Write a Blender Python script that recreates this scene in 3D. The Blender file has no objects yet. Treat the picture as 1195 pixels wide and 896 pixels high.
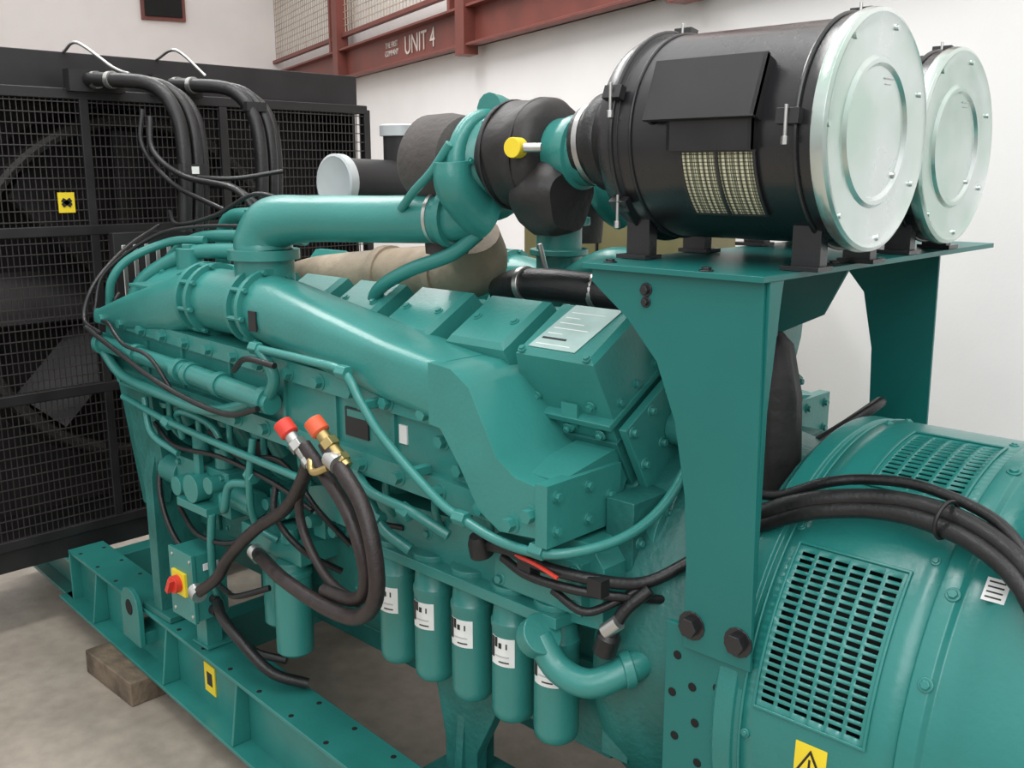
import bpy, bmesh, math, random
from mathutils import Vector, Matrix
random.seed(4)
sc=bpy.context.scene
try:
    sc.view_settings.view_transform='Standard'
except Exception: pass

# ---------------------------------------------------------------- materials
def mk(name,col,rough=.4,metal=0.,var=.15,nscale=6.,bump=.0,bscale=60.,coat=0.,col2=None,spec=.5):
    m=bpy.data.materials.new(name); m.use_nodes=True
    nt=m.node_tree; b=nt.nodes['Principled BSDF']
    b.inputs['Roughness'].default_value=rough; b.inputs['Metallic'].default_value=metal
    b.inputs['Coat Weight'].default_value=coat; b.inputs['Coat Roughness'].default_value=.2
    b.inputs['Specular IOR Level'].default_value=spec
    tc=nt.nodes.new('ShaderNodeTexCoord')
    n=nt.nodes.new('ShaderNodeTexNoise'); n.inputs['Scale'].default_value=nscale; n.inputs['Detail'].default_value=6
    nt.links.new(tc.outputs['Object'],n.inputs['Vector'])
    cr=nt.nodes.new('ShaderNodeValToRGB')
    c2=col2 if col2 else tuple(c*(1-var*2) for c in col)
    cr.color_ramp.elements[0].position=.35; cr.color_ramp.elements[0].color=(*c2,1)
    cr.color_ramp.elements[1].position=.62; cr.color_ramp.elements[1].color=(*col,1)
    nt.links.new(n.outputs['Fac'],cr.inputs['Fac']); nt.links.new(cr.outputs['Color'],b.inputs['Base Color'])
    mr=nt.nodes.new('ShaderNodeMapRange'); mr.inputs['To Min'].default_value=max(.05,rough-.08); mr.inputs['To Max'].default_value=min(1,rough+.1)
    nt.links.new(n.outputs['Fac'],mr.inputs['Value']); nt.links.new(mr.outputs['Result'],b.inputs['Roughness'])
    if bump>0:
        n2=nt.nodes.new('ShaderNodeTexNoise'); n2.inputs['Scale'].default_value=bscale; n2.inputs['Detail'].default_value=4
        nt.links.new(tc.outputs['Object'],n2.inputs['Vector'])
        bp=nt.nodes.new('ShaderNodeBump'); bp.inputs['Strength'].default_value=bump; bp.inputs['Distance'].default_value=.01
        nt.links.new(n2.outputs['Fac'],bp.inputs['Height']); nt.links.new(bp.outputs['Normal'],b.inputs['Normal'])
    return m
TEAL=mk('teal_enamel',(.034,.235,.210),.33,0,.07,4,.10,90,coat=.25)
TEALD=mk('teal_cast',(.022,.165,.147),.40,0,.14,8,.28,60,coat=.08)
STAND=mk('teal_powdercoat',(.008,.150,.136),.36,0,.04,3,.03,200,coat=.05)
ALT=mk('alternator_paint',(.020,.200,.180),.28,0,.05,4,.10,50,coat=.30)
RAIL=mk('frame_paint',(.026,.215,.192),.34,0,.10,5,.05,100,coat=.12)
BLK=mk('black_gloss',(.016,.016,.018),.27,0,.1,5,.05,60,coat=.25)
BLKM=mk('black_matt',(.017,.016,.017),.5,0,.2,8)
MESHM=mk('black_mesh_paint',(.042,.037,.036),.45,0,.1,8)
RUB=mk('black_rubber',(.014,.014,.015),.38,0,.2,20,.15,120)
HOSE=mk('brown_hose',(.030,.021,.021),.42,0,.2,30,.15,160)
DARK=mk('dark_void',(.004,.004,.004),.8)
CORE=mk('radiator_core_black',(.018,.015,.016),.7,0,.2,10)
CLOTH=mk('blanket_cloth',(.022,.020,.020),.50,0,.2,12,.5,16)
CLOTHG=mk('grey_blanket',(.075,.066,.062),.75,0,.1,12,.3,60)
TAN=mk('tan_lagging',(.42,.34,.25),.6,0,.12,10,.4,30)
GALV=mk('galvanised_steel',(.72,.77,.76),.24,.88,.06,5,.12,14,col2=(.52,.64,.58))
STEEL=mk('zinc_steel',(.6,.6,.58),.3,.9,.1,10)
CHROME=mk('grey_cap',(.50,.53,.54),.35,.2,.05,10)
BRASS=mk('brass',(.55,.42,.18),.3,.9,.1,20)
REDP=mk('red_plastic',(.70,.05,.03),.35,0,.05,20)
ORNG=mk('orange_cap',(.70,.11,.04),.35,0,.05,20)
YEL=mk('yellow_plastic',(.85,.65,.03),.4,0,.03,20)
WHT=mk('white_label',(.8,.82,.8),.4,0,.04,30)
PLATE=mk('pale_data_plate',(.40,.55,.52),.35,0,.10,12)
BLKL=mk('label_ink',(.02,.02,.02),.5)
WOOD=mk('weathered_wood',(.19,.145,.10),.8,0,.3,9,.6,40)
OXR=mk('red_oxide_steel',(.20,.052,.038),.5,0,.12,4)
CREAM=mk('cream_mesh',(.50,.42,.33),.6,0,.1,5)
KHAKI=mk('khaki_cabinet',(.22,.195,.09),.5,0,.1,4)
TEXTM=mk('sign_lettering',(.62,.55,.5),.6,0,.05,20)
PLE=mk('pleated_paper',(.62,.66,.42),.8)
nt=PLE.node_tree; w=nt.nodes.new('ShaderNodeTexWave'); w.inputs['Scale'].default_value=24; w.bands_direction='X'
tcn=nt.nodes.new('ShaderNodeTexCoord'); nt.links.new(tcn.outputs['Object'],w.inputs['Vector'])
crr=nt.nodes.new('ShaderNodeValToRGB'); crr.color_ramp.elements[0].color=(.14,.15,.09,1); crr.color_ramp.elements[1].color=(.70,.68,.48,1)
nt.links.new(w.outputs['Fac'],crr.inputs['Fac']); nt.links.new(crr.outputs['Color'],nt.nodes['Principled BSDF'].inputs['Base Color'])
WALLM=mk('white_wall',(.90,.88,.87),.75,0,.02,2,.05,60)
WALLP=mk('pinkish_wall',(.80,.75,.73),.8,0,.03,2,.05,60)
CONC=mk('concrete_floor',(.46,.395,.32),.42,0,.12,1.6,.12,50,col2=(.33,.28,.225))
nt=CONC.node_tree; b=nt.nodes['Principled BSDF']
base=b.inputs['Base Color'].links[0].from_socket
n3=nt.nodes.new('ShaderNodeTexNoise'); n3.inputs['Scale'].default_value=14; n3.inputs['Detail'].default_value=8
tcn=nt.nodes.new('ShaderNodeTexCoord'); nt.links.new(tcn.outputs['Object'],n3.inputs['Vector'])
mx=nt.nodes.new('ShaderNodeMixRGB'); mx.blend_type='MULTIPLY'; mx.inputs['Fac'].default_value=.55
nt.links.new(base,mx.inputs['Color1']); nt.links.new(n3.outputs['Fac'],mx.inputs['Color2'])
ga=nt.nodes.new('ShaderNodeGamma'); ga.inputs['Gamma'].default_value=.85
nt.links.new(mx.outputs['Color'],ga.inputs['Color']); nt.links.new(ga.outputs['Color'],b.inputs['Base Color'])
FLY=mk('worn_floor_paint',(.50,.42,.18),.6,0,.1,6,0,60,col2=(.36,.31,.24))

# ---------------------------------------------------------------- builder
def frame(d):
    d=Vector(d).normalized()
    a=Vector((0,0,1)) if abs(d.z)<.9 else Vector((1,0,0))
    e1=d.cross(a).normalized(); e2=d.cross(e1).normalized()
    return d,e1,e2
class P:
    def __init__(s): s.v=[];s.f=[];s.m=[];s.mats=[]; s.mir=None
    def mi(s,m):
        if m not in s.mats: s.mats.append(m)
        return s.mats.index(m)
    def add(s,vs,fs,mat):
        o=len(s.v)
        for v in vs:
            v=Vector(v)
            if s.mir is not None: v.y=2*s.mir-v.y
            s.v.append(v)
        k=s.mi(mat)
        for f in fs: s.f.append([o+i for i in f]); s.m.append(k)
    def box(s,c,d,mat,R=None):
        c=Vector(c); vs=[]
        for x in(-.5,.5):
            for y in(-.5,.5):
                for z in(-.5,.5):
                    p=Vector((x*d[0],y*d[1],z*d[2]))
                    if R is not None: p=R@p
                    vs.append(c+p)
        s.add(vs,[(0,1,3,2),(4,6,7,5),(0,4,5,1),(2,3,7,6),(0,2,6,4),(1,5,7,3)],mat)
    def bb(s,x0,x1,y0,y1,z0,z1,mat): s.box(((x0+x1)/2,(y0+y1)/2,(z0+z1)/2),(x1-x0,y1-y0,z1-z0),mat)
    def prism(s,ax,poly,lo,hi,mat):
        n=len(poly)
        def pt(a,b,h):
            if ax=='y': return (a,h,b)
            if ax=='x': return (h,a,b)
            return (a,b,h)
        vs=[pt(a,b,lo) for a,b in poly]+[pt(a,b,hi) for a,b in poly]
        fs=[list(range(n)),list(range(2*n-1,n-1,-1))]+[(i,(i+1)%n,n+(i+1)%n,n+i) for i in range(n)]
        s.add(vs,fs,mat)
    def loft(s,secs,mat,cap=True,closed=False):
        n=len(secs[0]); vs=[p for q in secs for p in q]; fs=[]
        m=len(secs)
        for j in range(m-1+(1 if closed else 0)):
            for i in range(n):
                a=j*n+i; b2=j*n+(i+1)%n; c=((j+1)%m)*n+(i+1)%n; d=((j+1)%m)*n+i
                fs.append((a,b2,c,d))
        if cap and not closed:
            fs.append(list(range(n))[::-1]); fs.append([(m-1)*n+i for i in range(n)])
        s.add(vs,fs,mat)
    def lathe(s,p0,d,prof,mat,seg=32,cap=True,lump=0,lf=5):
        p0=Vector(p0); d,e1,e2=frame(d); secs=[]
        for k,(h,r) in enumerate(prof):
            ring=[]
            for i in range(seg):
                t=2*math.pi*i/seg
                rr=r*(1+lump*math.sin(lf*t+k*.9)+lump*.6*math.sin(3*t-k*1.1)) if lump else r
                ring.append(p0+d*h+(e1*math.cos(t)+e2*math.sin(t))*max(rr,1e-4))
            secs.append(ring)
        s.loft(secs,mat,cap)
    def cyl(s,p0,p1,r,mat,r1=None,seg=24):
        p0=Vector(p0);p1=Vector(p1); L=(p1-p0).length
        s.lathe(p0,p1-p0,[(0,r),(L,r if r1 is None else r1)],mat,seg)
    def tube(s,pts,r,mat,seg=10,sub=6,closed=False):
        P0=[Vector(p) for p in pts]; n=len(P0); path=[]
        rs=r if isinstance(r,(list,tuple)) else [r]*n
        rad=[]
        for i in range(n-1):
            a=P0[i-1] if i>0 else P0[0]*2-P0[1]; b=P0[i]; c=P0[i+1]; d=P0[i+2] if i+2<n else P0[-1]*2-P0[-2]
            for k in range(sub):
                t=k/sub
                path.append(.5*((2*b)+(c-a)*t+(2*a-5*b+4*c-d)*t*t+(3*b-a-3*c+d)*t**3)); rad.append(rs[i]*(1-t)+rs[i+1]*t)
        path.append(P0[-1]); rad.append(rs[-1])
        T=(path[1]-path[0]).normalized(); _,e1,_=frame(T); secs=[]
        for i,p in enumerate(path):
            if i==0: t=path[1]-path[0]
            elif i==len(path)-1: t=path[-1]-path[-2]
            else: t=path[i+1]-path[i-1]
            t.normalize(); e1=(e1-t*e1.dot(t)).normalized(); e2=t.cross(e1)
            secs.append([p+(e1*math.cos(2*math.pi*k/seg)+e2*math.sin(2*math.pi*k/seg))*rad[i] for k in range(seg)])
        s.loft(secs,mat)
    def torus(s,c,d,R,r,mat,seg=40,ss=8):
        c=Vector(c); d,e1,e2=frame(d); secs=[]
        for i in range(seg):
            t=2*math.pi*i/seg; o=e1*math.cos(t)+e2*math.sin(t)
            secs.append([c+o*(R+r*math.cos(2*math.pi*k/ss))+d*(r*math.sin(2*math.pi*k/ss)) for k in range(ss)])
        s.loft(secs,mat,closed=True)
    def bolt(s,p,n,mat,r=.012,h=.012):
        p=Vector(p); n=Vector(n).normalized()
        s.cyl(p-n*.003,p+n*.003,r*1.45,mat,seg=14); s.cyl(p,p+n*h,r,mat,seg=6)
    def patch(s,c,ax,R,a0,a1,l0,l1,mat,n=8,th=.0015):
        secs=[]
        for i in range(n+1):
            a=a0+(a1-a0)*i/n
            ring=[]
            for (rr,l) in((R,l0),(R+th,l0),(R+th,l1),(R,l1)):
                if ax=='x': ring.append(Vector((l,c[1]-rr*math.cos(a),c[2]+rr*math.sin(a))))
                else: ring.append(Vector((c[0]+rr*math.sin(a),c[1]-rr*math.cos(a),l)))
            secs.append(ring)
        s.loft(secs,mat)
    def done(s,name,parent=None,bevel=.004,seg=2,smooth=True):
        me=bpy.data.meshes.new(name); me.from_pydata(s.v,[],s.f)
        for m in s.mats: me.materials.append(m)
        for p,k in zip(me.polygons,s.m): p.material_index=k
        bm=bmesh.new(); bm.from_mesh(me); bmesh.ops.recalc_face_normals(bm,faces=bm.faces); bm.to_mesh(me); bm.free()
        if smooth:
            for p in me.polygons: p.use_smooth=True
            me.set_sharp_from_angle(angle=math.radians(38))
        o=bpy.data.objects.new(name,me); sc.collection.objects.link(o)
        if parent: o.parent=parent
        if bevel>0:
            md=o.modifiers.new('bevel','BEVEL'); md.width=bevel; md.segments=seg; md.limit_method='ANGLE'; md.angle_limit=math.radians(42); md.harden_normals=True
        return o
def empty(name,parent=None):
    e=bpy.data.objects.new(name,None); sc.collection.objects.link(e); e.empty_display_size=.2
    if parent: e.parent=parent
    return e
CY=2.2
# ================================================================= ROOM
p=P(); p.bb(-14,6,-5,10,-.1,0,CONC); p.done('floor',bevel=0,smooth=False)
wd=Vector((.944,-.33,0)); wn=Vector((-.33,-.944,0)); C0=Vector((-11.05,7.42,0))
Rw=Matrix.Rotation(math.atan2(-.33,.944),3,'Z')
p=P(); p.box(C0+wd*7+Vector((0,0,3))-wn*.1,(14.4,.2,6),WALLM,Rw); p.done('wall_right',bevel=0,smooth=False)
p=P(); p.box(C0+wn*6+Vector((0,0,3))-wd*.1,(.2,12,6),WALLP,Rw); p.done('wall_back',bevel=0,smooth=False)
p=P()
for k in (0,1): p.box(C0+wn*1.42+Vector((0,0,3.74+.45))+wd*(.02+k*.03),(.06,.5-k*.08,.9-k*.08),[OXR,DARK][k],Rw)
p.done('window_1',bevel=.004)
p=P(); p.bb(-7.5,-2.6,.55,.65,.0005,.002,FLY); p.done('floor_marking',bevel=0)
mz=empty('mezzanine_balustrade')
p=P()
def W(s,z,o=.08): return C0+wd*s+wn*o+Vector((0,0,z))
zb=2.91
p.box(W(5.2,zb+.145),(10.4,.03,.29),OXR,Rw)
p.box(W(5.2,zb+.01,.12),(10.4,.11,.02),OXR,Rw); p.box(W(5.2,zb+.28,.12),(10.4,.11,.02),OXR,Rw)
for s_ in (2.72,5.80,8.5):
    p.box(W(s_,3.6,.13),(.16,.12,1.5),OXR,Rw)
    p.box(W(s_-.28,3.75,.13),(.05,.05,1.1),OXR,Rw)
p.box(W(5.2,zb+.42,.12),(10.4,.05,.04),OXR,Rw); p.box(W(5.2,4.2,.12),(10.4,.05,.06),OXR,Rw)
p.done('beam',mz,.003)
p=P()
for i in range(130):
    p.box(W(.05+i*.08,3.75,.11),(.008,.008,.85),CREAM,Rw)
for i in range(14):
    p.box(W(5.2,3.36+i*.065,.11),(10.3,.008,.006),CREAM,Rw)
p.done('mesh_panel',mz,0)
def text(body,size,loc,R,mat,parent,name):
    cu=bpy.data.curves.new(name,'FONT'); cu.body=body; cu.size=size; cu.extrude=.002; cu.align_x='CENTER'; cu.align_y='CENTER'
    cu.materials.append(mat)
    o=bpy.data.objects.new(name,cu); sc.collection.objects.link(o)
    o.matrix_world=Matrix.Translation(loc)@R.to_4x4()
    bpy.context.view_layer.update()
    me=bpy.data.meshes.new_from_object(o.evaluated_get(bpy.context.evaluated_depsgraph_get()))
    mw=o.matrix_world.copy(); bpy.data.objects.remove(o)
    o=bpy.data.objects.new(name,me); sc.collection.objects.link(o); o.matrix_world=mw
    if parent: o.parent=parent
    return o
RT=Rw@Matrix.Rotation(math.radians(90),3,'X')
text('UNIT 4',.22,W(4.78,zb+.145,.10),RT,TEXTM,mz,'lettering')
text('THE FIRST\nCOMPANY',.07,W(4.12,zb+.16,.10),RT,TEXTM,mz,'small_lettering')
p=P(); p.box(W(11.3,2.28,.02),(.16,.04,.16),WHT,Rw); p.box(W(11.3,2.28,.045),(.06,.02,.06),CHROME,Rw); p.done('wall_socket',bevel=.005)
p=P(); p.bb(-3.5,-2.5,3.75,4.15,0.05,1.87,KHAKI); p.bb(-3.48,-2.52,3.73,3.755,.1,1.82,KHAKI); p.bb(-3.005,-2.995,3.715,3.74,.1,1.82,DARK); p.bb(-3.12,-3.09,3.70,3.735,.9,1.05,STEEL); p.bb(-3.45,-2.55,3.8,4.1,0,.06,BLKM)
p.done('storage_cabinet',bevel=.006)

# ================================================================= BASE FRAME
def taper(y,x): return y+(.066*(-x-2.2) if y<CY else -.066*(-x-2.2))
bf=empty('skid_base_frame')
p=P()
for mir in (None,CY):
    p.mir=mir
    p.bb(-4.30,1.2,1.50,1.66,.335,.35,RAIL)
    p.bb(-4.30,1.2,1.545,1.56,.11,.336,RAIL)
    p.bb(-4.4,1.2,1.47,1.66,.10,.115,RAIL)
    p.bb(-5.05,-4.30,1.50,1.66,.10,.115,RAIL); p.bb(-5.05,-4.30,1.56,1.575,.115,.29,RAIL); p.bb(-5.05,-4.30,1.50,1.66,.285,.30,RAIL)
    p.bb(-4.31,-4.295,1.50,1.66,.1,.35,RAIL)
    for gx in (-4.0,-3.3,-2.75,-2.1,-1.4,-.8): p.prism('x',[(1.475,.115),(1.546,.115),(1.546,.335),(1.505,.335)],gx,gx+.012,RAIL)
    for lx in(-3.55,.3):
        poly=[(lx+.085*math.cos(a),.34+.085*math.sin(a)) for a in [math.pi*k/10 for k in range(11)]]
        p.prism('y',[(lx+.085,.2)]+poly+[(lx-.085,.2)],1.47,1.492,RAIL)
        p.cyl((lx,1.467,.345),(lx,1.495,.345),.032,DARK)
        p.bb(lx-.07,lx+.07,1.49,1.55,.20,.25,RAIL)
p.mir=None
for cx in(-5.0,-4.3,-3.35,-1.45,-.3,1.0): p.bb(cx-.05,cx+.05,1.62,2.78,.12,.28,RAIL)
for i in range(27): 
    for yy in (1.525,1.63):
        p.cyl((-4.22+i*.2,yy,.345),(-4.22+i*.2,yy,.3515),.010,DARK,seg=12)
for v in p.v: 
    if abs(v.y-CY)>.45: v.y=taper(v.y,v.x)
p.done('rail',bf,.004)
p=P()
for cx in(-3.62,-.9):
  for cy in (1.62,2.78): p.bb(cx-.20,cx+.20,cy-.14,cy+.14,0.0,.099,WOOD)
p.done('timber_packing_block',bevel=.006)
p=P(); p.bb(-3.06,-2.98,1.540,1.5445,.17,.28,YEL); p.bb(-3.04,-3.0,1.539,1.541,.20,.25,BLKL)
for v in p.v: v.y=taper(v.y,v.x)
p.done('hazard_label',bf,0)

# ================================================================= RADIATOR
rd=empty('radiator')
p=P()
RX=-4.35
y0,y1=1.0,3.42
p.bb(-4.95,-4.75,y0,y1,.36,2.5,BLKM)
p.bb(-4.95,RX-.12,y0-.02,y0,.36,2.5,BLKM); p.bb(-4.95,RX-.12,y1,y1+.02,.36,2.5,BLKM)
p.bb(-4.97,RX-.10,y0-.02,y1+.02,2.34,2.50,BLKM)
p.bb(-4.97,RX,y0-.02,y1+.02,.301,.42,BLKM)
p.bb(-4.95,RX-.02,y0,y1,2.30,2.34,BLKM)
for yy in(y0,1.9,2.56,y1): p.bb(RX-.03,RX+.01,yy-.02,yy+.02,.4,2.32,BLKM)
for zz in(.42,1.75,2.32,1.05): p.bb(RX-.03,RX+.012,y0,y1,zz-.022,zz+.022,BLKM)
p.done('frame',rd,.004)
p=P(); p.bb(-4.76,-4.745,y0,y1,.4,2.34,CORE)
p.torus((-4.55,CY,1.45),(1,0,0),.78,.03,MESHM,64,8)
p.lathe((-4.73,CY,1.45),(1,0,0),[(0,.84),(.18,.78)],CORE,64,cap=False)
p.cyl((-4.7,CY,1.45),(-4.45,CY,1.45),.14,BLKM)
for k in range(8):
    R=Matrix.Rotation(k*math.pi/4,3,'X')
    c=Vector((-4.57,CY,1.45))+R@Vector((0,0,.43)); p.box(c,(.02,.26,.6),BLKM,R@Matrix.Rotation(math.radians(35),3,'Z'))
p.done('fan',rd,0)
p=P()
n=int((y1-y0)/.024)
for i in range(n): p.bb(RX-.004,RX,y0+i*.024,y0+i*.024+.0035,.42,2.32,MESHM)
for i in range(int(1.9/.045)): p.bb(RX-.001,RX+.004,y0,y1,.44+i*.045,.4445+i*.045,MESHM)
p.done('guard_mesh',rd,0,smooth=False)
p=P()
c=Vector((RX+.006,1.79,1.87))
p.box(c,(.004,.07,.085),YEL); p.box(c+Vector((.003,0,0)),(.003,.045,.018),BLKL,Matrix.Rotation(math.radians(35),3,'X')); p.box(c+Vector((.003,0,0)),(.003,.045,.018),BLKL,Matrix.Rotation(math.radians(-35),3,'X'))
p.done('warning_label',rd,0)

ch=empty('coolant_hose_set',rd); p=P()
for dy in (0,.37):
    for k,(o,r,lx) in enumerate(((0,.030,0),(.062,.026,.01),(.112,.020,.04))):
        p.tube([(-4.34,1.90+dy+o,2.38),(-4.2,1.96+dy+o,2.375),(-4.05-lx,2.07+dy+o,2.35-lx*.3),(-3.96-lx,2.12+dy+o,2.23),(-3.92-lx,2.12+dy+o,2.03),(-3.92-lx,2.10+dy+o,1.75)],r,RUB,14)
    for q in((-4.2,1.96+dy,2.375),(-4.28,1.93+dy,2.378)): 
        p.cyl(Vector(q)-Vector((.012,0,0)),Vector(q)+Vector((.012,.006,0)),.036,STEEL,seg=20)
    p.bb(-4.36,-4.30,1.83+dy,2.07+dy,2.33,2.42,BLKM)
p.tube([(-4.45,1.88,2.5),(-4.35,1.9,2.53),(-4.25,2.0,2.43),(-4.15,2.02,2.40)],.007,STEEL)
p.tube([(-4.45,2.30,2.5),(-4.3,2.32,2.53),(-4.2,2.40,2.42)],.007,STEEL)
p.tube([(-4.0,2.02,2.22),(-3.95,2.0,2.08),(-3.8,2.05,1.98),(-3.5,2.1,1.93),(-3.4,2.15,1.8)],.012,RUB)
p.tube([(-4.3,2.35,1.93),(-3.9,2.3,1.94),(-3.75,2.35,1.86),(-3.6,2.3,1.8)],.016,RUB)
p.tube([(-4.02,2.00,2.25),(-4.0,1.98,2.1),(-3.9,2.05,1.95),(-3.6,2.1,1.85)],.010,RUB)
p.tube([(-4.0,2.10,1.99),(-3.8,2.25,1.97),(-3.7,2.45,2.0)],.010,RUB)
p.bb(-3.95,-3.9,2.08,2.2,1.98,2.03,BLKM); p.bb(-3.90,-3.895,2.11,2.17,1.99,2.02,WHT)
p.bb(-3.99,-3.95,2.45,2.55,2.26,2.30,BLKM)
p.done('hose',ch,0)

# ================================================================= ENGINE
en=empty('diesel_engine')
def bp(sb,sa): return (1.703+.866*sb-.5*sa, 1.58+.5*sb+.866*sa)
def bquad(x0,x1,sb0,sb1,sa0,sa1,pp,mat):
    poly=[bp(sb0,sa0),bp(sb1,sa0),bp(sb1,sa1),bp(sb0,sa1)]
    pp.prism('x',poly,x0,x1,mat)
PITCH=.283
p=P()
half=[(1.90,.50),(1.80,.66),(1.80,1.02),(1.76,1.14),(1.82,1.24)]
poly=half+[bp(.32,-.36),(2.2,1.36)]+[(2*CY-a,b) for a,b in [bp(.32,-.36)]+half[::-1]]
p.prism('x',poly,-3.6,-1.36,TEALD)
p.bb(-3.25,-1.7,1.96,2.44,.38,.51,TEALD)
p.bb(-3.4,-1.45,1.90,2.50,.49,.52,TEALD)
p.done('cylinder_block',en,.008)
for mir,nm in((None,'near'),(CY,'far')):
    p=P(); p.mir=mir
    for i in range(8):
        xa=-1.37-PITCH*i; xb=xa-(.27 if i==0 else .262)
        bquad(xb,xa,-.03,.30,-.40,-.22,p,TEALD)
        bquad(xb+.004,xa-.004,-.02,.24,-.23,-.165,p,TEAL)
        bquad(xb-.004,xa+.004,-.035,.25,-.178,-.16,p,TEAL)
        for k in(.03,.13,.23):
            y,z=bp(-.03,-.20); p.bolt((xb+k,y,z),(0,-.866,-.5),TEAL,.01,.012)
    bquad(-3.6,-1.355,-.06,.33,-.60,-.40,p,TEALD)
    bquad(-1.358,-1.335,-.02,.26,-.42,-.18,p,TEAL)
    for sb in(.0,.08,.16,.24):
        for sa in (-.20,-.30,-.40):
            y,z=bp(sb,sa); p.bolt((-1.335,y,z),(1,0,0),TEAL,.010,.014)
    y,z=bp(.14,-.30); p.cyl((-1.335,y,z),(-1.30,y,z),.045,TEAL)
    bquad(-1.358,-1.33,-.05,.30,-.62,-.44,p,TEAL)
    for sb in(-.01,.08,.17,.26): 
        for sa in(-.48,-.58):
            y,z=bp(sb,sa); p.bolt((-1.33,y,z),(1,0,0),TEAL,.012,.016)
    p.done('cylinder_heads_'+nm,en,.005)
    p=P(); p.mir=mir
    for i in range(8):
        xa=-1.37-PITCH*i; xb=xa-(.265 if i==0 else .232)
        secs=[]
        for sa,g in((-.162,0),(-.06,.005),(-.012,.012),(0,.026)):
            q=[]
            for (xx,sb) in((xb+g,-.01+g),(xa-g,-.01+g),(xa-g,.218-g),(xb+g,.218-g)):
                y,z=bp(sb,sa); q.append(Vector((xx,y,z)))
            secs.append(q)
        p.loft(secs,TEAL)
        if i>0:
            for xx in(xb+.05,xa-.05):
                y,z=bp(.10,.0); p.bolt((xx,y,z),(0,-.5,.866),TEAL,.009,.008)
        # rear/front face cap screws and flange screws
        for sb in(.03,.10,.18):
            y,z=bp(sb,-.14); p.bolt((xa-.001,y,z),(1,0,0),TEAL,.008,.010)
        for k in(.04,.21):
            y,z=bp(-.012,-.13); p.bolt((xb+k,y,z),(0,-.866,-.5),TEAL,.009,.012)
        if i==0:
            q=[]
            for (xx,sb) in((xb+.045,.02),(xa-.075,.02),(xa-.05,.19),(xb+.07,.19)):
                y,z=bp(sb,.001); q.append(Vector((xx,y,z)))
            p.loft([q,[v+Vector((0,-.0010,.0018)) for v in q]],PLATE)
            for k in range(7):
                q=[]; sk=.02*k/6; th=.007 if k==1 else .003
                for (xx,sb) in((xb+.06+sk,.032+.021*k),(xa-.10-.03*(k%3)+sk,.032+.021*k),(xa-.10-.03*(k%3)+sk,.032+th+.021*k),(xb+.06+sk,.032+th+.021*k)):
                    y,z=bp(sb,.0034); q.append(Vector((xx,y,z)))
                p.loft([q,[v+Vector((0,-.0002,.0004)) for v in q]],BLKL if k==1 else WHT)
            for (xx,sb) in((xb+.03,.012),(xa-.035,.012),(xa-.035,.19)):
                y,z=bp(sb,-.004); p.bolt((xx,y,z),(0,-.5,.866),TEAL,.008,.008)
        y,z=bp(-.015,-.15); p.box((xa-.12,y,z),(.05,.02,.035),TEAL); y,z=bp(-.025,-.19); p.bolt((xa-.12,y,z),(0,-.866,-.5),TEAL,.008,.012)
    p.done('rocker_covers_'+nm,en,.010,3)

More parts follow.
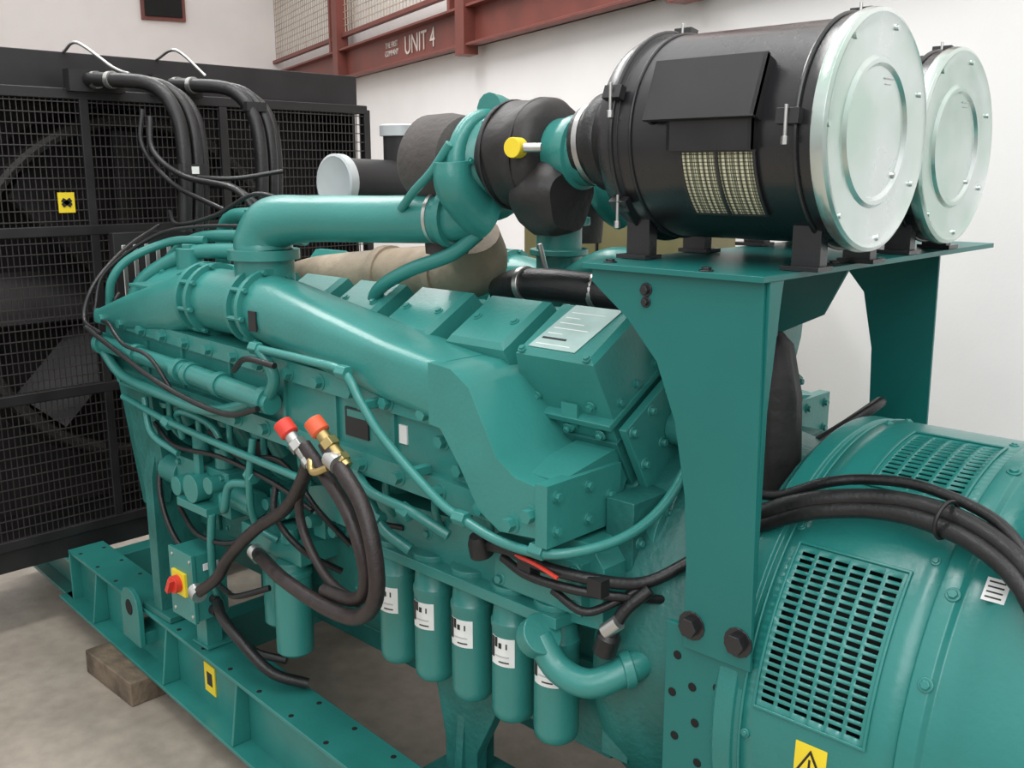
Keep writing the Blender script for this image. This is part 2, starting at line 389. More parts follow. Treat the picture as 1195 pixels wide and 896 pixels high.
for mir,nm in((None,'near'),(CY,'far')):
    p=P(); p.mir=mir
    poly=[(-3.62,1.47),(-3.64,1.40),(-3.5,1.27),(-1.62,1.215),(-1.5,1.215),(-1.5,1.30),(-1.62,1.46)]
    p.prism('y',poly,1.60,1.80,TEAL)
    poly=[(-3.64,1.40),(-3.66,1.37),(-3.5,1.235),(-1.52,1.185),(-1.5,1.21),(-1.62,1.250),(-3.48,1.300)]
    p.prism('y',poly,1.575,1.78,TEAL)
    poly=[(-3.66,1.50),(-3.66,1.455),(-3.0,1.43),(-1.74,1.385),(-1.74,1.45),(-3.0,1.48)]
    p.prism('y',poly,1.575,1.78,TEAL)
    for x_ in(-3.3,-3.05,-2.75,-2.45,-2.2,-1.95): p.bb(x_-.006,x_+.006,1.59,1.62,1.27,1.42,TEAL)
    def rr(x,ya,yb,za,zb,c,n=32):
        out=[]; cy=(ya+yb)/2; cz=(za+zb)/2; hy=(yb-ya)/2; hz=(zb-za)/2
        for i in range(n):
            t=2*math.pi*i/n; cs,sn=math.cos(t),math.sin(t)
            e=2/c
            out.append(Vector((x,cy+hy*abs(cs)**e*(1 if cs>=0 else -1),cz+hz*abs(sn)**e*(1 if sn>=0 else -1))))
        return out
    p.loft([rr(-2.62,1.560,1.765,1.490,1.695,2),rr(-2.5,1.557,1.77,1.475,1.68,2.4),rr(-2.25,1.553,1.77,1.45,1.632,3.2),rr(-1.95,1.548,1.77,1.42,1.578,5),rr(-1.74,1.548,1.77,1.40,1.552,6)],TEAL)
    p.loft([rr(-2.96,1.560,1.765,1.490,1.695,2),rr(-3.08,1.555,1.77,1.46,1.665,3),rr(-3.4,1.56,1.77,1.44,1.58,4),rr(-3.66,1.57,1.76,1.44,1.50,5)],TEAL)
    p.prism('y',[(-1.76,1.552),(-1.68,1.546),(-1.62,1.51),(-1.53,1.36),(-1.47,1.325),(-1.38,1.315),(-1.38,1.20),(-1.52,1.185),(-1.59,1.22),(-1.65,1.31),(-1.72,1.395),(-1.76,1.40)],1.548,1.80,TEAL)
    p.prism('y',[(-1.40,1.33),(-1.365,1.33),(-1.365,1.185),(-1.40,1.185)],1.538,1.80,TEAL)
    p.prism('x',[(1.60,1.20),(1.80,1.20),(1.86,1.30),(1.80,1.36),(1.60,1.325)],-1.50,-1.38,TEAL)
    for q in((1.57,1.22),(1.57,1.30),(1.68,1.22),(1.68,1.30),(1.76,1.26)): p.bolt((-1.365,q[0],q[1]),(1,0,0),TEAL,.010,.012)
    p.cyl((-2.97,1.66,1.592),(-2.60,1.66,1.592),.101,TEAL,seg=40)
    for x_ in(-2.985,-2.925,-2.68,-2.62): p.cyl((x_,1.66,1.592),(x_+.018,1.66,1.592),.119,TEAL,seg=40)
    for x_ in(-2.94,-2.64):
        for k in range(8):
            a=k*math.pi/4+.2; p.cyl((x_-.03,1.66+.112*math.cos(a),1.592+.112*math.sin(a)),(x_+.05,1.66+.112*math.cos(a),1.592+.112*math.sin(a)),.008,TEAL,seg=6)
    nb=13
    for k in range(nb):
        x_=-3.46+k*(1.86/(nb-1)); p.bolt((x_,1.575,1.268-.050*k/(nb-1)),(0,-1,0),TEAL,.0165,.022)
        x_=-3.58+k*(1.78/(nb-1)); p.bolt((x_,1.575,1.472-.058*k/(nb-1)),(0,-1,0),TEAL,.0165,.022)
    for q in((-1.765,1.345),(-1.70,1.285),(-1.64,1.235),(-1.48,1.215),(-1.42,1.25)): p.bolt((q[0],1.60 if q[0]<-1.6 else 1.548,q[1]),(0,-1,0),TEAL,.0165,.022)
    p.bb(-2.16,-2.06,1.594,1.5995,1.29,1.37,BLKL); p.bb(-2.15,-2.07,1.5935,1.594,1.345,1.365,TEAL)
    p.bb(-2.56,-2.52,1.552,1.5565,1.54,1.60,BLKL)
    p.bb(-1.93,-1.90,1.594,1.5995,1.31,1.36,WHT)
    p.done('intake_manifold_'+nm,en,.006)
p=P()
p.cyl((-2.69,1.70,1.66),(-2.69,1.70,1.735),.092,TEAL,seg=36); p.cyl((-2.69,1.70,1.735),(-2.69,1.70,1.765),.110,TEAL,seg=36)
p.tube([(-2.69,1.70,1.76),(-2.69,1.70,1.79),(-2.64,1.71,1.845),(-2.50,1.74,1.862),(-2.2,1.80,1.868),(-1.99,1.845,1.878),(-1.90,1.87,1.91)],[.090,.088,.082,.069,.066,.066,.066],TEAL,28,8)
p.cyl((-2.0,1.843,1.878),(-1.98,1.847,1.878),.082,TEAL,seg=30); p.cyl((-2.04,1.836,1.877),(-2.03,1.838,1.877),.072,STEEL,seg=30)
p.done('charge_air_pipe',en,.004)

for k,cy in enumerate((1.9,2.5)):
    e=empty('turbocharger',en)
    z=2.025
    p=P()
    secs=[]
    for i in range(37):
        t=2*math.pi*i/36+math.pi*.5; rr_=.020+.026*i/36
        o=Vector((0,math.cos(t),math.sin(t)))
        cc=Vector((-1.90,cy,z))+o*(.104+rr_*.6)
        secs.append([cc+o*rr_*math.cos(a)+Vector((1,0,0))*rr_*math.sin(a) for a in [2*math.pi*q/14 for q in range(14)]])
    p.loft(secs,TEAL)
    p.lathe((-1.95,cy,z),(1,0,0),[(0,.10),(.03,.132),(.06,.126),(.09,.10),(.12,.075)],TEAL,36)
    p.tube([(-1.90,cy-.134,z),(-1.90,cy-.125,z-.06),(-1.90,cy-.06,z-.12),(-1.89,cy-.02,z-.14)],[.046,.053,.060,.066],TEAL,18)
    for q in range(6):
        a=q*math.pi/3; p.bolt((-1.86,cy+.11*math.cos(a),z+.11*math.sin(a)),(1,0,0),TEAL,.007,.01)
    p.lathe((-1.70,cy,z+.02),(1,0,0),[(0,.080),(.08,.084),(.10,.090),(.125,.090),(.13,.080),(.16,.080)],TEAL,32)
    p.done('compressor_housing',e,.003)
    p=P()
    p.lathe((-1.845,cy,z+.015),(1,0,.03),[(0,.09),(.006,.115),(.025,.128),(.06,.134),(.10,.130),(.13,.136),(.165,.134),(.185,.122),(.195,.105),(.20,.08)],CLOTH,56,lump=.022)
    p.lathe((-1.73,cy-.03,z-.075),(1,0,-.1),[(0,.05),(.01,.08),(.06,.095),(.12,.095),(.145,.08),(.15,.04)],CLOTH,40,lump=.06)
    for sx in(-1.80,-1.70): p.torus((sx,cy,z+.015),(1,0,0),.136,.004,BLKM,40,6)
    p.done('heat_blanket',e,0)
    p=P()
    p.lathe((-2.16,cy,z),(1,0,0),[(0,.06),(.012,.11),(.04,.128),(.12,.130),(.18,.12),(.20,.09)],CLOTHG,40,lump=.008)
    p.lathe((-2.07,cy,z-.25),(0,0,1),[(0,.06),(.15,.07)],CLOTHG,24)
    p.done('turbine_housing',e,0)
    p=P()
    p.cyl((-1.665,cy-.130,z+.03),(-1.66,cy-.165,z+.03),.024,YEL); p.cyl((-1.67,cy-.10,z+.02),(-1.665,cy-.135,z+.03),.012,STEEL); p.cyl((-1.64,cy-.145,z+.03),(-1.60,cy-.125,z+.03),.011,STEEL)
    p.done('yellow_cap',e,.002)
ex=empty('exhaust_outlet_set',en); p=P()
c=Vector((-2.71,2.0,1.965)); d=Vector((.05,-1,0.03)).normalized()
p.cyl(c-d*.40,c,.080,BLKM,seg=32); p.lathe(c-d*.02,d,[(0,.092),(.03,.092),(.034,.084),(.030,.074),(.030,.01)],CHROME,32)
p.tube([c-d*.38,c-d*.48,c-d*.55+Vector((.05,0,-.06)),c-d*.55+Vector((.10,0,-.25))],.078,BLKM,20)
c=Vector((-2.74,2.31,1.9)); p.cyl(c,c+Vector((0,0,.25)),.066,BLKM,seg=28); p.lathe(c+Vector((0,0,.22)),(0,0,1),[(0,.078),(.035,.078),(.04,.068),(.042,.02)],CHROME,28)
p.done('outlet_pipe',ex,.003)
p=P()
p.tube([(-3.2,2.12,1.58),(-3.0,2.12,1.62),(-2.6,2.12,1.66),(-2.3,2.1,1.69),(-2.14,2.08,1.73),(-2.09,2.02,1.82)],[.07,.08,.088,.09,.095,.08],TAN,20)
p.cyl((-2.62,2.12,1.66),(-2.58,2.12,1.662),.098,TAN); p.cyl((-2.3,2.1,1.69),(-2.27,2.1,1.692),.103,TAN)
p.done('exhaust_lagging',en,.003)
p=P()
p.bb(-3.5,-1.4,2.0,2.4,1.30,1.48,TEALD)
p.tube([(-2.0,2.05,1.66),(-1.9,2.02,1.69),(-1.7,2.0,1.70),(-1.55,2.02,1.68),(-1.45,2.1,1.58)],.045,RUB,18)
for x_ in(-1.88,-1.62): p.cyl((x_,2.01,1.694),(x_+.02,2.01,1.696),.05,STEEL)
p.cyl((-2.0,2.3,1.6),(-2.0,2.3,1.86),.07,TEAL); p.cyl((-2.0,2.3,1.84),(-2.0,2.3,1.865),.095,TEAL); p.cyl((-2.0,2.3,1.75),(-2.0,2.3,1.77),.09,TEAL)
p.tube([(-2.0,2.3,1.64),(-1.75,2.25,1.74),(-1.55,2.25,1.70),(-1.42,2.25,1.6)],.05,TEAL,16)
p.bb(-1.62,-1.38,2.08,2.38,1.5,1.60,BLKM)
p.tube([(-1.9,2.1,1.8),(-1.88,2.12,1.7),(-1.8,2.12,1.62)],.008,STEEL)
p.tube([(-1.5,1.96,1.63),(-1.40,1.97,1.68),(-1.32,1.98,1.60),(-1.30,2.0,1.45),(-1.31,2.02,1.3)],.014,RUB)
p.tube([(-1.6,2.02,1.66),(-1.42,2.04,1.70),(-1.30,2.06,1.62),(-1.28,2.08,1.40)],.02,RUB)
p.bb(-1.36,-1.30,2.0,2.10,1.45,1.56,BLKM); p.cyl((-1.36,2.2,1.3),(-1.28,2.2,1.3),.08,TEAL); 
p.done('valley_piping',en,.004)

p=P()
p.prism('x',[(1.72,.7),(1.66,1.2),(1.8,1.5),(2.0,1.62),(2.4,1.62),(2.6,1.5),(2.74,1.2),(2.68,.7),(2.45,.5),(1.95,.5)],-3.70,-3.58,TEALD)
p.cyl((-3.68,CY,.9),(-3.85,CY,.9),.16,BLKM,seg=36); p.cyl((-3.68,CY,1.45),(-4.34,CY,1.45),.07,BLKM,seg=24)
p.cyl((-3.72,CY,1.45),(-3.82,CY,1.45),.14,BLKM,seg=36)
p.bb(-4.1,-4.06,1.85,2.25,1.35,1.75,BLKM)
for k in range(7): p.bb(-4.058,-4.05,1.88+.05*k,1.90+.05*k,1.4,1.7,STEEL)
p.done('front_drive',en,.004)
p=P()
p.tube([(-3.68,1.72,1.48),(-3.62,1.76,1.60),(-3.48,1.85,1.69),(-3.3,1.9,1.715),(-2.95,1.95,1.72)],.028,TEAL,14)
p.tube([(-3.70,1.80,1.50),(-3.62,1.86,1.66),(-3.5,1.92,1.75),(-3.2,1.97,1.77),(-2.9,2.0,1.77)],.022,TEAL,14)
p.tube([(-3.72,1.66,1.50),(-3.68,1.66,1.60),(-3.64,1.72,1.68),(-3.55,1.84,1.74),(-3.4,1.9,1.75)],.016,TEAL,14)
p.tube([(-3.55,2.05,1.6),(-3.5,2.05,1.80),(-3.3,2.05,1.84),(-3.05,2.1,1.83)],.030,TEAL,14)
p.cyl((-3.2,2.02,1.6),(-3.2,2.02,1.86),.045,TEAL); p.cyl((-3.2,2.02,1.84),(-3.2,2.02,1.865),.06,TEAL)
p.cyl((-3.0,1.95,1.6),(-3.0,1.95,1.80),.05,TEAL)
p.cyl((-3.45,1.86,1.55),(-3.45,1.86,1.72),.05,TEAL); p.cyl((-3.45,1.86,1.70),(-3.45,1.86,1.735),.03,TEAL,seg=6)
p.bb(-3.42,-3.2,1.60,1.78,1.60,1.612,TEAL)
p.tube([(-2.33,1.83,1.60),(-2.25,1.80,1.67),(-2.12,1.80,1.73),(-1.98,1.83,1.78),(-1.9,1.86,1.84)],.020,TEAL,12)
p.tube([(-2.10,1.76,1.90),(-2.03,1.75,1.95),(-1.96,1.75,2.0),(-1.90,1.76,2.07)],.012,TEAL,12)
p.tube([(-2.49,1.53,1.50),(-2.21,1.52,1.50),(-2.06,1.52,1.49),(-1.99,1.52,1.42),(-1.90,1.52,1.34),(-1.71,1.52,1.23),(-1.63,1.53,1.195),(-1.50,1.54,1.165),(-1.36,1.56,1.17),(-1.28,1.68,1.19),(-1.25,1.80,1.24),(-1.26,1.92,1.32),(-1.30,1.98,1.38)],.012,TEAL,12)
for q in((-2.49,1.53,1.50),(-2.06,1.52,1.49),(-1.63,1.53,1.195),(-1.40,1.55,1.17)):
    p.cyl((q[0]-.02,q[1],q[2]),(q[0]+.02,q[1],q[2]),.02,TEAL,seg=6)
for q in((-1.99,1.42),(-1.80,1.28)): p.bb(q[0]-.012,q[0]+.012,1.515,1.58,q[1]-.02,q[1]+.004,TEAL)
p.cyl((-3.56,1.55,1.385),(-2.95,1.55,1.365),.028,TEAL,seg=20)
p.cyl((-2.92,1.55,1.36),(-2.45,1.55,1.335),.033,TEAL,seg=20)
for x_ in(-3.57,-3.3,-3.0,-2.93,-2.75,-2.5): p.cyl((x_,1.55,1.385-(x_+3.56)*.04),(x_+.03,1.55,1.384-(x_+3.56)*.04),.040,TEAL,seg=20)
p.tube([(-3.56,1.55,1.36),(-3.4,1.54,1.29),(-3.1,1.53,1.27),(-2.85,1.53,1.26),(-2.7,1.54,1.28),(-2.55,1.54,1.33)],.018,TEAL,12)
p.tube([(-2.48,1.55,1.34),(-2.42,1.54,1.42),(-2.47,1.53,1.5)],.018,TEAL,12)
p.tube([(-3.45,1.56,1.20),(-3.1,1.55,1.17),(-2.7,1.55,1.15),(-2.3,1.56,1.13)],.012,TEAL,10)
p.tube([(-3.3,1.57,1.22),(-3.25,1.56,1.10),(-3.1,1.58,1.05)],.012,TEAL,10)
p.tube([(-2.6,1.57,1.2),(-2.62,1.56,1.05),(-2.66,1.6,.90),(-2.6,1.64,.85)],.012,TEAL,10)
p.tube([(-2.2,1.60,1.18),(-2.05,1.57,1.15),(-1.98,1.57,1.07),(-1.9,1.60,1.02)],.016,TEAL,10)
p.tube([(-2.1,1.58,1.20),(-2.0,1.55,1.17),(-1.85,1.56,1.15),(-1.75,1.60,1.10)],.014,TEAL,10)
for q in((-2.0,1.57,1.10),(-1.87,1.56,1.15),(-2.62,1.57,1.08),(-3.1,1.55,1.17)): p.cyl((q[0]-.02,q[1],q[2]),(q[0]+.02,q[1],q[2]-.01),.022,TEAL,seg=6)
p.done('pipework',en,.003)
p=P()
p.tube([(-3.62,1.52,1.44),(-3.3,1.50,1.38),(-3.1,1.49,1.34),(-2.85,1.49,1.30),(-2.6,1.49,1.29),(-2.45,1.50,1.33)],.009,RUB)
p.tube([(-3.72,1.7,1.54),(-3.6,1.58,1.47),(-3.45,1.53,1.47),(-3.28,1.50,1.42),(-3.1,1.5,1.40),(-3.0,1.52,1.30)],.007,RUB)
p.tube([(-3.95,2.0,1.78),(-3.85,1.8,1.70),(-3.75,1.62,1.58),(-3.7,1.55,1.46),(-3.5,1.52,1.43)],.008,RUB)
p.tube([(-3.85,2.0,1.84),(-3.6,1.9,1.80),(-3.4,1.95,1.84),(-3.2,2.0,1.92),(-3.1,2.1,1.88)],.008,RUB)
p.tube([(-3.72,1.60,1.48),(-3.74,1.66,1.62),(-3.60,1.8,1.76),(-3.4,1.88,1.80),(-3.1,1.95,1.81)],.007,RUB)
p.tube([(-2.6,1.52,1.42),(-2.5,1.5,1.47),(-2.35,1.5,1.47)],.009,RUB)
p.tube([(-3.3,1.60,1.12),(-3.1,1.57,1.08),(-2.8,1.57,1.10),(-2.5,1.57,1.08),(-2.3,1.57,1.04)],.008,RUB)
p.tube([(-3.35,1.64,1.0),(-3.3,1.6,.85),(-3.2,1.6,.7),(-3.0,1.62,.62)],.010,RUB)
p.tube([(-2.5,1.58,1.08),(-2.48,1.56,.98),(-2.4,1.6,.88),(-2.35,1.7,.80)],.010,RUB)
p.tube([(-3.2,1.62,.82),(-3.0,1.58,.78),(-2.8,1.6,.80),(-2.7,1.66,.9)],.009,RUB)
p.tube([(-2.95,1.62,1.15),(-2.7,1.58,1.12),(-2.5,1.60,1.14),(-2.35,1.62,1.02),(-2.3,1.7,.9)],.009,RUB)
p.tube([(-2.4,1.62,1.16),(-2.2,1.60,1.10),(-2.1,1.62,1.05),(-2.0,1.66,1.04)],.008,RUB)
p.bb(-2.42,-2.36,1.74,1.80,.88,.96,BLKM); p.bb(-2.88,-2.80,1.72,1.80,1.06,1.12,BLKM)
p.done('wiring',en,0)

p=P()
for i in range(7):
    x_=-3.35+i*.29
    p.bb(x_-.12,x_+.12,1.785,1.80,.68,.98,TEALD)
    for dx in(-.1,.1):
        for zz in(.71,.82,.95): p.bolt((x_+dx,1.785,zz),(0,-1,0),TEAL,.009,.01)
for i in range(9):
    x_=-3.3+i*.2
    p.cyl((x_,1.68,1.22),(x_,1.74,1.10),.035,TEAL,seg=16); p.cyl((x_,1.675,1.20),(x_,1.68,1.18),.05,TEAL,seg=16)
    p.tube([(x_+.08,1.62,1.22),(x_+.07,1.63,1.12),(x_+.05,1.70,1.04),(x_+.05,1.80,1.0)],.011,TEAL,10)
p.prism('y',[(-2.45,.98),(-2.45,1.06),(-2.3,1.10),(-1.75,1.12),(-1.70,1.17),(-1.34,1.17),(-1.30,1.12),(-1.30,.97),(-1.5,.95)],1.66,1.82,TEAL)
p.bb(-1.62,-1.34,1.63,1.68,1.0,1.13,TEAL)
for q in((-1.6,1.02),(-1.6,1.11),(-1.36,1.02),(-1.36,1.11),(-2.3,1.04),(-2.1,1.04),(-1.9,1.05)): p.bolt((q[0],1.63 if q[0]>-1.7 else 1.66,q[1]),(0,-1,0),TEAL,.012,.012)
p.prism('z',[(-2.15,1.80),(-2.14,1.62),(-1.40,1.61),(-1.38,1.80)],.955,.985,TEAL)
for x_ in (-1.455,-1.60,-1.75,-1.90,-2.05): p.cyl((x_,1.68,.975),(x_,1.68,1.0),.058,TEAL,seg=24); p.cyl((x_,1.68,1.0),(x_,1.68,1.02),.02,TEAL,seg=6)
p.bb(-2.1,-1.36,1.78,1.84,.56,.80,TEALD)
p.prism('x',[(1.80,1.15),(1.66,1.18),(1.60,.9),(1.60,.36),(1.68,.36),(1.80,.66)],-3.42,-3.36,TEALD)
p.prism('y',[(-3.55,1.22),(-3.36,1.22),(-3.30,.95),(-3.34,.80),(-3.46,.82),(-3.52,1.0)],1.62,1.66,TEALD)
p.bb(-3.5,-3.28,1.59,1.73,.352,.375,TEALD)
# rear engine foot : gusseted post down to the cross-member
p.prism('y',[(-1.98,.80),(-1.98,.62),(-1.93,.40),(-1.93,.285),(-1.80,.285),(-1.80,.40),(-1.70,.60),(-1.70,.80)],1.74,1.78,TEALD)
p.prism('x',[(1.82,.80),(1.76,.70),(1.72,.285),(1.86,.285),(1.86,.80)],-1.88,-1.85,TEALD)
p.bb(-1.98,-1.40,1.66,1.88,.281,.30,TEALD)
p.bb(-3.2,-2.85,1.62,1.80,.86,1.02,TEAL); p.cyl((-3.2,1.66,.94),(-3.32,1.66,.94),.055,TEAL); p.cyl((-2.85,1.66,.93),(-2.74,1.66,.93),.045,TEAL)
p.cyl((-3.0,1.62,.95),(-3.0,1.56,.95),.05,TEAL); p.cyl((-3.12,1.62,.93),(-3.12,1.57,.93),.035,TEAL); p.cyl((-2.9,1.62,.98),(-2.9,1.57,.98),.03,TEAL)
p.cyl((-3.05,1.64,1.02),(-3.05,1.64,1.12),.03,TEAL); p.cyl((-2.93,1.66,1.02),(-2.93,1.66,1.09),.035,TEAL); p.cyl((-3.0,1.6,.98),(-3.0,1.6,1.07),.018,TEAL,seg=6)
p.bb(-3.1,-2.9,1.56,1.64,.87,.90,TEAL)
for q in((-3.17,.89),(-3.17,1.0),(-2.88,.89),(-2.88,1.0),(-3.06,.9)): p.bolt((q[0],1.62,q[1]),(0,-1,0),TEAL,.012,.016)
p.tube([(-2.86,1.6,.95),(-2.78,1.56,.93),(-2.74,1.56,1.02),(-2.66,1.58,1.04)],.014,TEAL)
p.tube([(-3.1,1.6,1.1),(-3.08,1.58,1.2),(-2.9,1.6,1.18),(-2.85,1.62,1.08)],.012,TEAL)
p.tube([(-2.9,1.58,.88),(-2.92,1.58,.75),(-2.95,1.60,.6),(-2.97,1.64,.5)],.014,TEAL)
for k in range(5):
    xx=-2.7+.12*k; p.bb(xx-.03,xx+.03,1.70,1.79,.88+.03*(k%2),.98+.02*(k%3),TEAL); p.cyl((xx,1.70,.94),(xx,1.66,.94),.02,TEAL,seg=12); p.bolt((xx+.045,1.78,1.02),(0,-1,0),TEAL,.01,.014)
p.bb(-1.36,-1.28,1.74,2.66,.6,1.26,TEALD)
p.cyl((-1.30,1.88,1.15),(-1.255,1.88,1.15),.095,TEAL,seg=32); p.cyl((-1.26,1.88,1.15),(-1.25,1.88,1.15),.07,TEAL,seg=32)
for k in range(6):
    a=k*math.pi/3; p.bolt((-1.255,1.88+.083*math.cos(a),1.15+.083*math.sin(a)),(1,0,0),TEAL,.007,.01)
for zz in(.66,.76,.86,.96,1.06,1.16): p.bolt((-1.28,1.765,zz),(1,0,0),TEAL,.010,.012)
for xx,zz in((-1.33,.70),(-1.33,.82),(-1.33,.92)): p.bolt((xx,1.74,zz),(0,-1,0),TEAL,.011,.014)
p.done('block_side_fittings',en,.004)
p=P()
p.lathe((-1.36,CY,.86),(1,0,0),[(0,.50),(.08,.52),(.14,.50),(.30,.47),(.34,.53),(.355,.53)],TEALD,48)
for k in range(16):
    a=k*math.pi/8; p.bolt((-1.005,CY+.505*math.cos(a),.86+.505*math.sin(a)),(1,0,0),STEEL,.012,.012)
p.bb(-1.3,-1.02,1.69,2.71,.36,.55,TEALD)
p.done('flywheel_housing',en,.005)

of=empty('oil_filter_bank',en)
for i,x_ in enumerate((-1.455,-1.60,-1.75,-1.90,-2.05)):
    p=P(); y_=1.68
    p.lathe((x_,y_,.63),(0,0,1),[(0,.03),(.002,.046),(.012,.054),(.03,.056),(.25,.056),(.255,.058),(.27,.058),(.275,.054),(.32,.05),(.33,.062),(.345,.062)],TEAL,36)
    a0,a1=-.45,.80
    p.patch((x_,y_),'z',.056,a0,a1,.79,.865,WHT)
    p.patch((x_,y_),'z',.0576,a0,a0+.22,.81,.865,BLKL); p.patch((x_,y_),'z',.0576,a0+.28,a0+.42,.84,.865,BLKL)
    for a in(.5,.58,.85): p.patch((x_,y_),'z',.0576,a0+a,a0+a+.06,.838,.852,BLKL)
    p.patch((x_,y_),'z',.0576,a0+.3,a0+1.0,.815,.818,CHROME); p.patch((x_,y_),'z',.0576,a0+.5,a0+1.0,.800,.803,BLKL)
    p.done('filter_%d'%(i+1),of,0)
ff=empty('fuel_filter_pair',en); p=P()
for x_,y_,zb_ in((-2.56,1.66,.47),(-2.72,1.72,.50)):
    p.lathe((x_,y_,zb_),(0,0,1),[(0,.02),(.003,.05),(.015,.06),(.27,.06),(.275,.064),(.29,.064),(.3,.05),(.32,.05)],TEAL,36)
p.bb(-2.82,-2.48,1.64,1.80,.79,.86,TEAL); p.cyl((-2.56,1.66,.85),(-2.56,1.66,.9),.03,TEAL); p.cyl((-2.72,1.70,.85),(-2.72,1.70,.89),.03,TEAL)
p.done('filter_body',ff,.004)

p=P()
p.tube([(-1.44,1.60,.93),(-1.38,1.60,.87),(-1.30,1.62,.855),(-1.24,1.68,.89),(-1.22,1.76,.90)],.034,TEAL,18); p.cyl((-1.455,1.60,.92),(-1.42,1.59,.95),.05,TEAL); p.cyl((-1.25,1.67,.885),(-1.235,1.69,.89),.043,TEAL)
p.done('oil_elbow',en,.004)
p=P()
p.lathe((-1.63,1.60,1.08),(0,-.3,1),[(0,.02),(.005,.030),(.04,.028),(.06,.02)],RUB,24)
p.tube([(-1.62,1.60,1.11),(-1.52,1.58,1.13),(-1.42,1.58,1.12),(-1.30,1.62,1.11),(-1.22,1.70,1.10),(-1.16,1.78,1.14),(-1.1,1.85,1.2)],.014,RUB,12)
p.tube([(-1.55,1.59,1.10),(-1.45,1.57,1.09),(-1.34,1.60,1.08),(-1.25,1.66,1.07),(-1.2,1.75,1.05)],.011,RUB,12)
p.tube([(-1.20,1.70,1.09),(-1.24,1.66,1.04),(-1.26,1.64,.98),(-1.28,1.66,.95)],.015,RUB,12)
p.tube([(-1.40,1.60,1.06),(-1.32,1.61,1.03),(-1.27,1.65,1.05),(-1.20,1.72,1.11)],.010,RUB,12)
p.lathe((-1.28,1.64,.93),(.3,0,1),[(0,.02),(.005,.028),(.05,.028),(.06,.02)],RUB,20)
p.cyl((-1.27,1.63,.99),(-1.24,1.64,1.02),.018,STEEL)
p.tube([(-1.50,1.57,1.13),(-1.42,1.56,1.13),(-1.36,1.57,1.11)],.005,REDP,8)
p.bb(-1.48,-1.44,1.565,1.60,1.085,1.125,BLKM); p.bb(-1.30,-1.26,1.60,1.63,1.08,1.12,BLKM)
p.done('starter_harness',en,0)

hs=empty('lubrication_hose_set',en); p=P()
p.tube([(-2.01,1.42,1.33),(-1.97,1.42,1.29),(-1.86,1.41,1.21),(-1.80,1.40,1.10),(-1.80,1.40,.98),(-1.90,1.42,.89),(-2.05,1.43,.865),(-2.28,1.45,.87),(-2.5,1.52,.85),(-2.66,1.60,.80)],.021,HOSE,14)
p.tube([(-2.12,1.43,1.30),(-2.05,1.43,1.25),(-1.93,1.42,1.17),(-1.87,1.42,1.06),(-1.88,1.43,.97),(-1.96,1.45,.91),(-2.1,1.46,.89)],.019,HOSE,14)
p.tube([(-2.14,1.46,1.26),(-2.22,1.48,1.16),(-2.34,1.5,1.05),(-2.50,1.5,.95),(-2.66,1.5,.82),(-2.75,1.5,.72),(-2.88,1.50,.63)],.019,HOSE,14)
p.tube([(-2.2,1.5,1.2),(-2.26,1.5,1.1),(-2.24,1.5,1.0),(-2.14,1.5,.9),(-2.0,1.5,.87)],.013,HOSE,12)
p.tube([(-2.9,1.58,.56),(-2.8,1.54,.55),(-2.68,1.54,.5),(-2.58,1.58,.42),(-2.5,1.66,.38)],.018,RUB,12)
p.tube([(-3.0,1.62,.5),(-2.85,1.60,.47),(-2.75,1.62,.42),(-2.65,1.68,.40)],.014,RUB,12)
p.tube([(-2.95,1.6,.62),(-2.8,1.56,.64),(-2.7,1.54,.66),(-2.6,1.6,.70)],.010,RUB,12)
for q in((-2.66,1.60,.80),(-2.88,1.5,.63),(-1.97,1.42,1.29)): p.cyl((q[0]-.02,q[1],q[2]+.005),(q[0]+.02,q[1]-.005,q[2]-.005),.026,STEEL,seg=14)
p.done('hose',hs,0)
p=P()
for c,m,cm in((Vector((-2.17,1.42,1.325)),STEEL,REDP),(Vector((-2.03,1.42,1.355)),BRASS,ORNG)):
    d=Vector((.75,.1,-.65)).normalized()
    p.cyl(c,c+d*.12,.018,m,seg=20); p.cyl(c+d*.03,c+d*.055,.026,m,seg=6); p.cyl(c+d*.085,c+d*.105,.024,m,seg=6)
    p.lathe(c-d*.04,d,[(0,.016),(.004,.026),(.042,.026),(.047,.02)],cm,20)
p.tube([(-2.08,1.42,1.27),(-2.04,1.40,1.25),(-1.99,1.41,1.27)],.010,BRASS)
p.done('valve_coupling',hs,.002)
sw=empty('isolator_switch'); p=P()
p.bb(-3.12,-2.97,1.54,1.66,.48,.72,TEAL); p.bb(-3.125,-2.965,1.528,1.542,.475,.725,TEAL)
p.bb(-3.08,-3.01,1.59,1.65,.352,.48,TEAL); p.bb(-3.10,-2.99,1.58,1.68,.352,.36,TEAL)
p.bb(-3.095,-3.005,1.518,1.529,.565,.65,YEL); p.cyl((-3.05,1.52,.607),(-3.05,1.495,.607),.031,REDP); p.box((-3.05,1.487,.607),(.018,.02,.056),REDP,Matrix.Rotation(.5,3,'Y'))
p.bb(-2.968,-2.965,1.57,1.63,.66,.685,WHT)
for q in((-3.10,.50),(-2.98,.50),(-3.10,.70),(-2.98,.70)): p.bolt((q[0],1.528,q[1]),(0,-1,0),STEEL,.005,.004)
p.cyl((-2.97,1.60,.51),(-2.94,1.60,.51),.02,BLKM); p.cyl((-2.97,1.60,.55),(-2.94,1.60,.55),.015,BLKM)
p.done('enclosure',sw,.004)

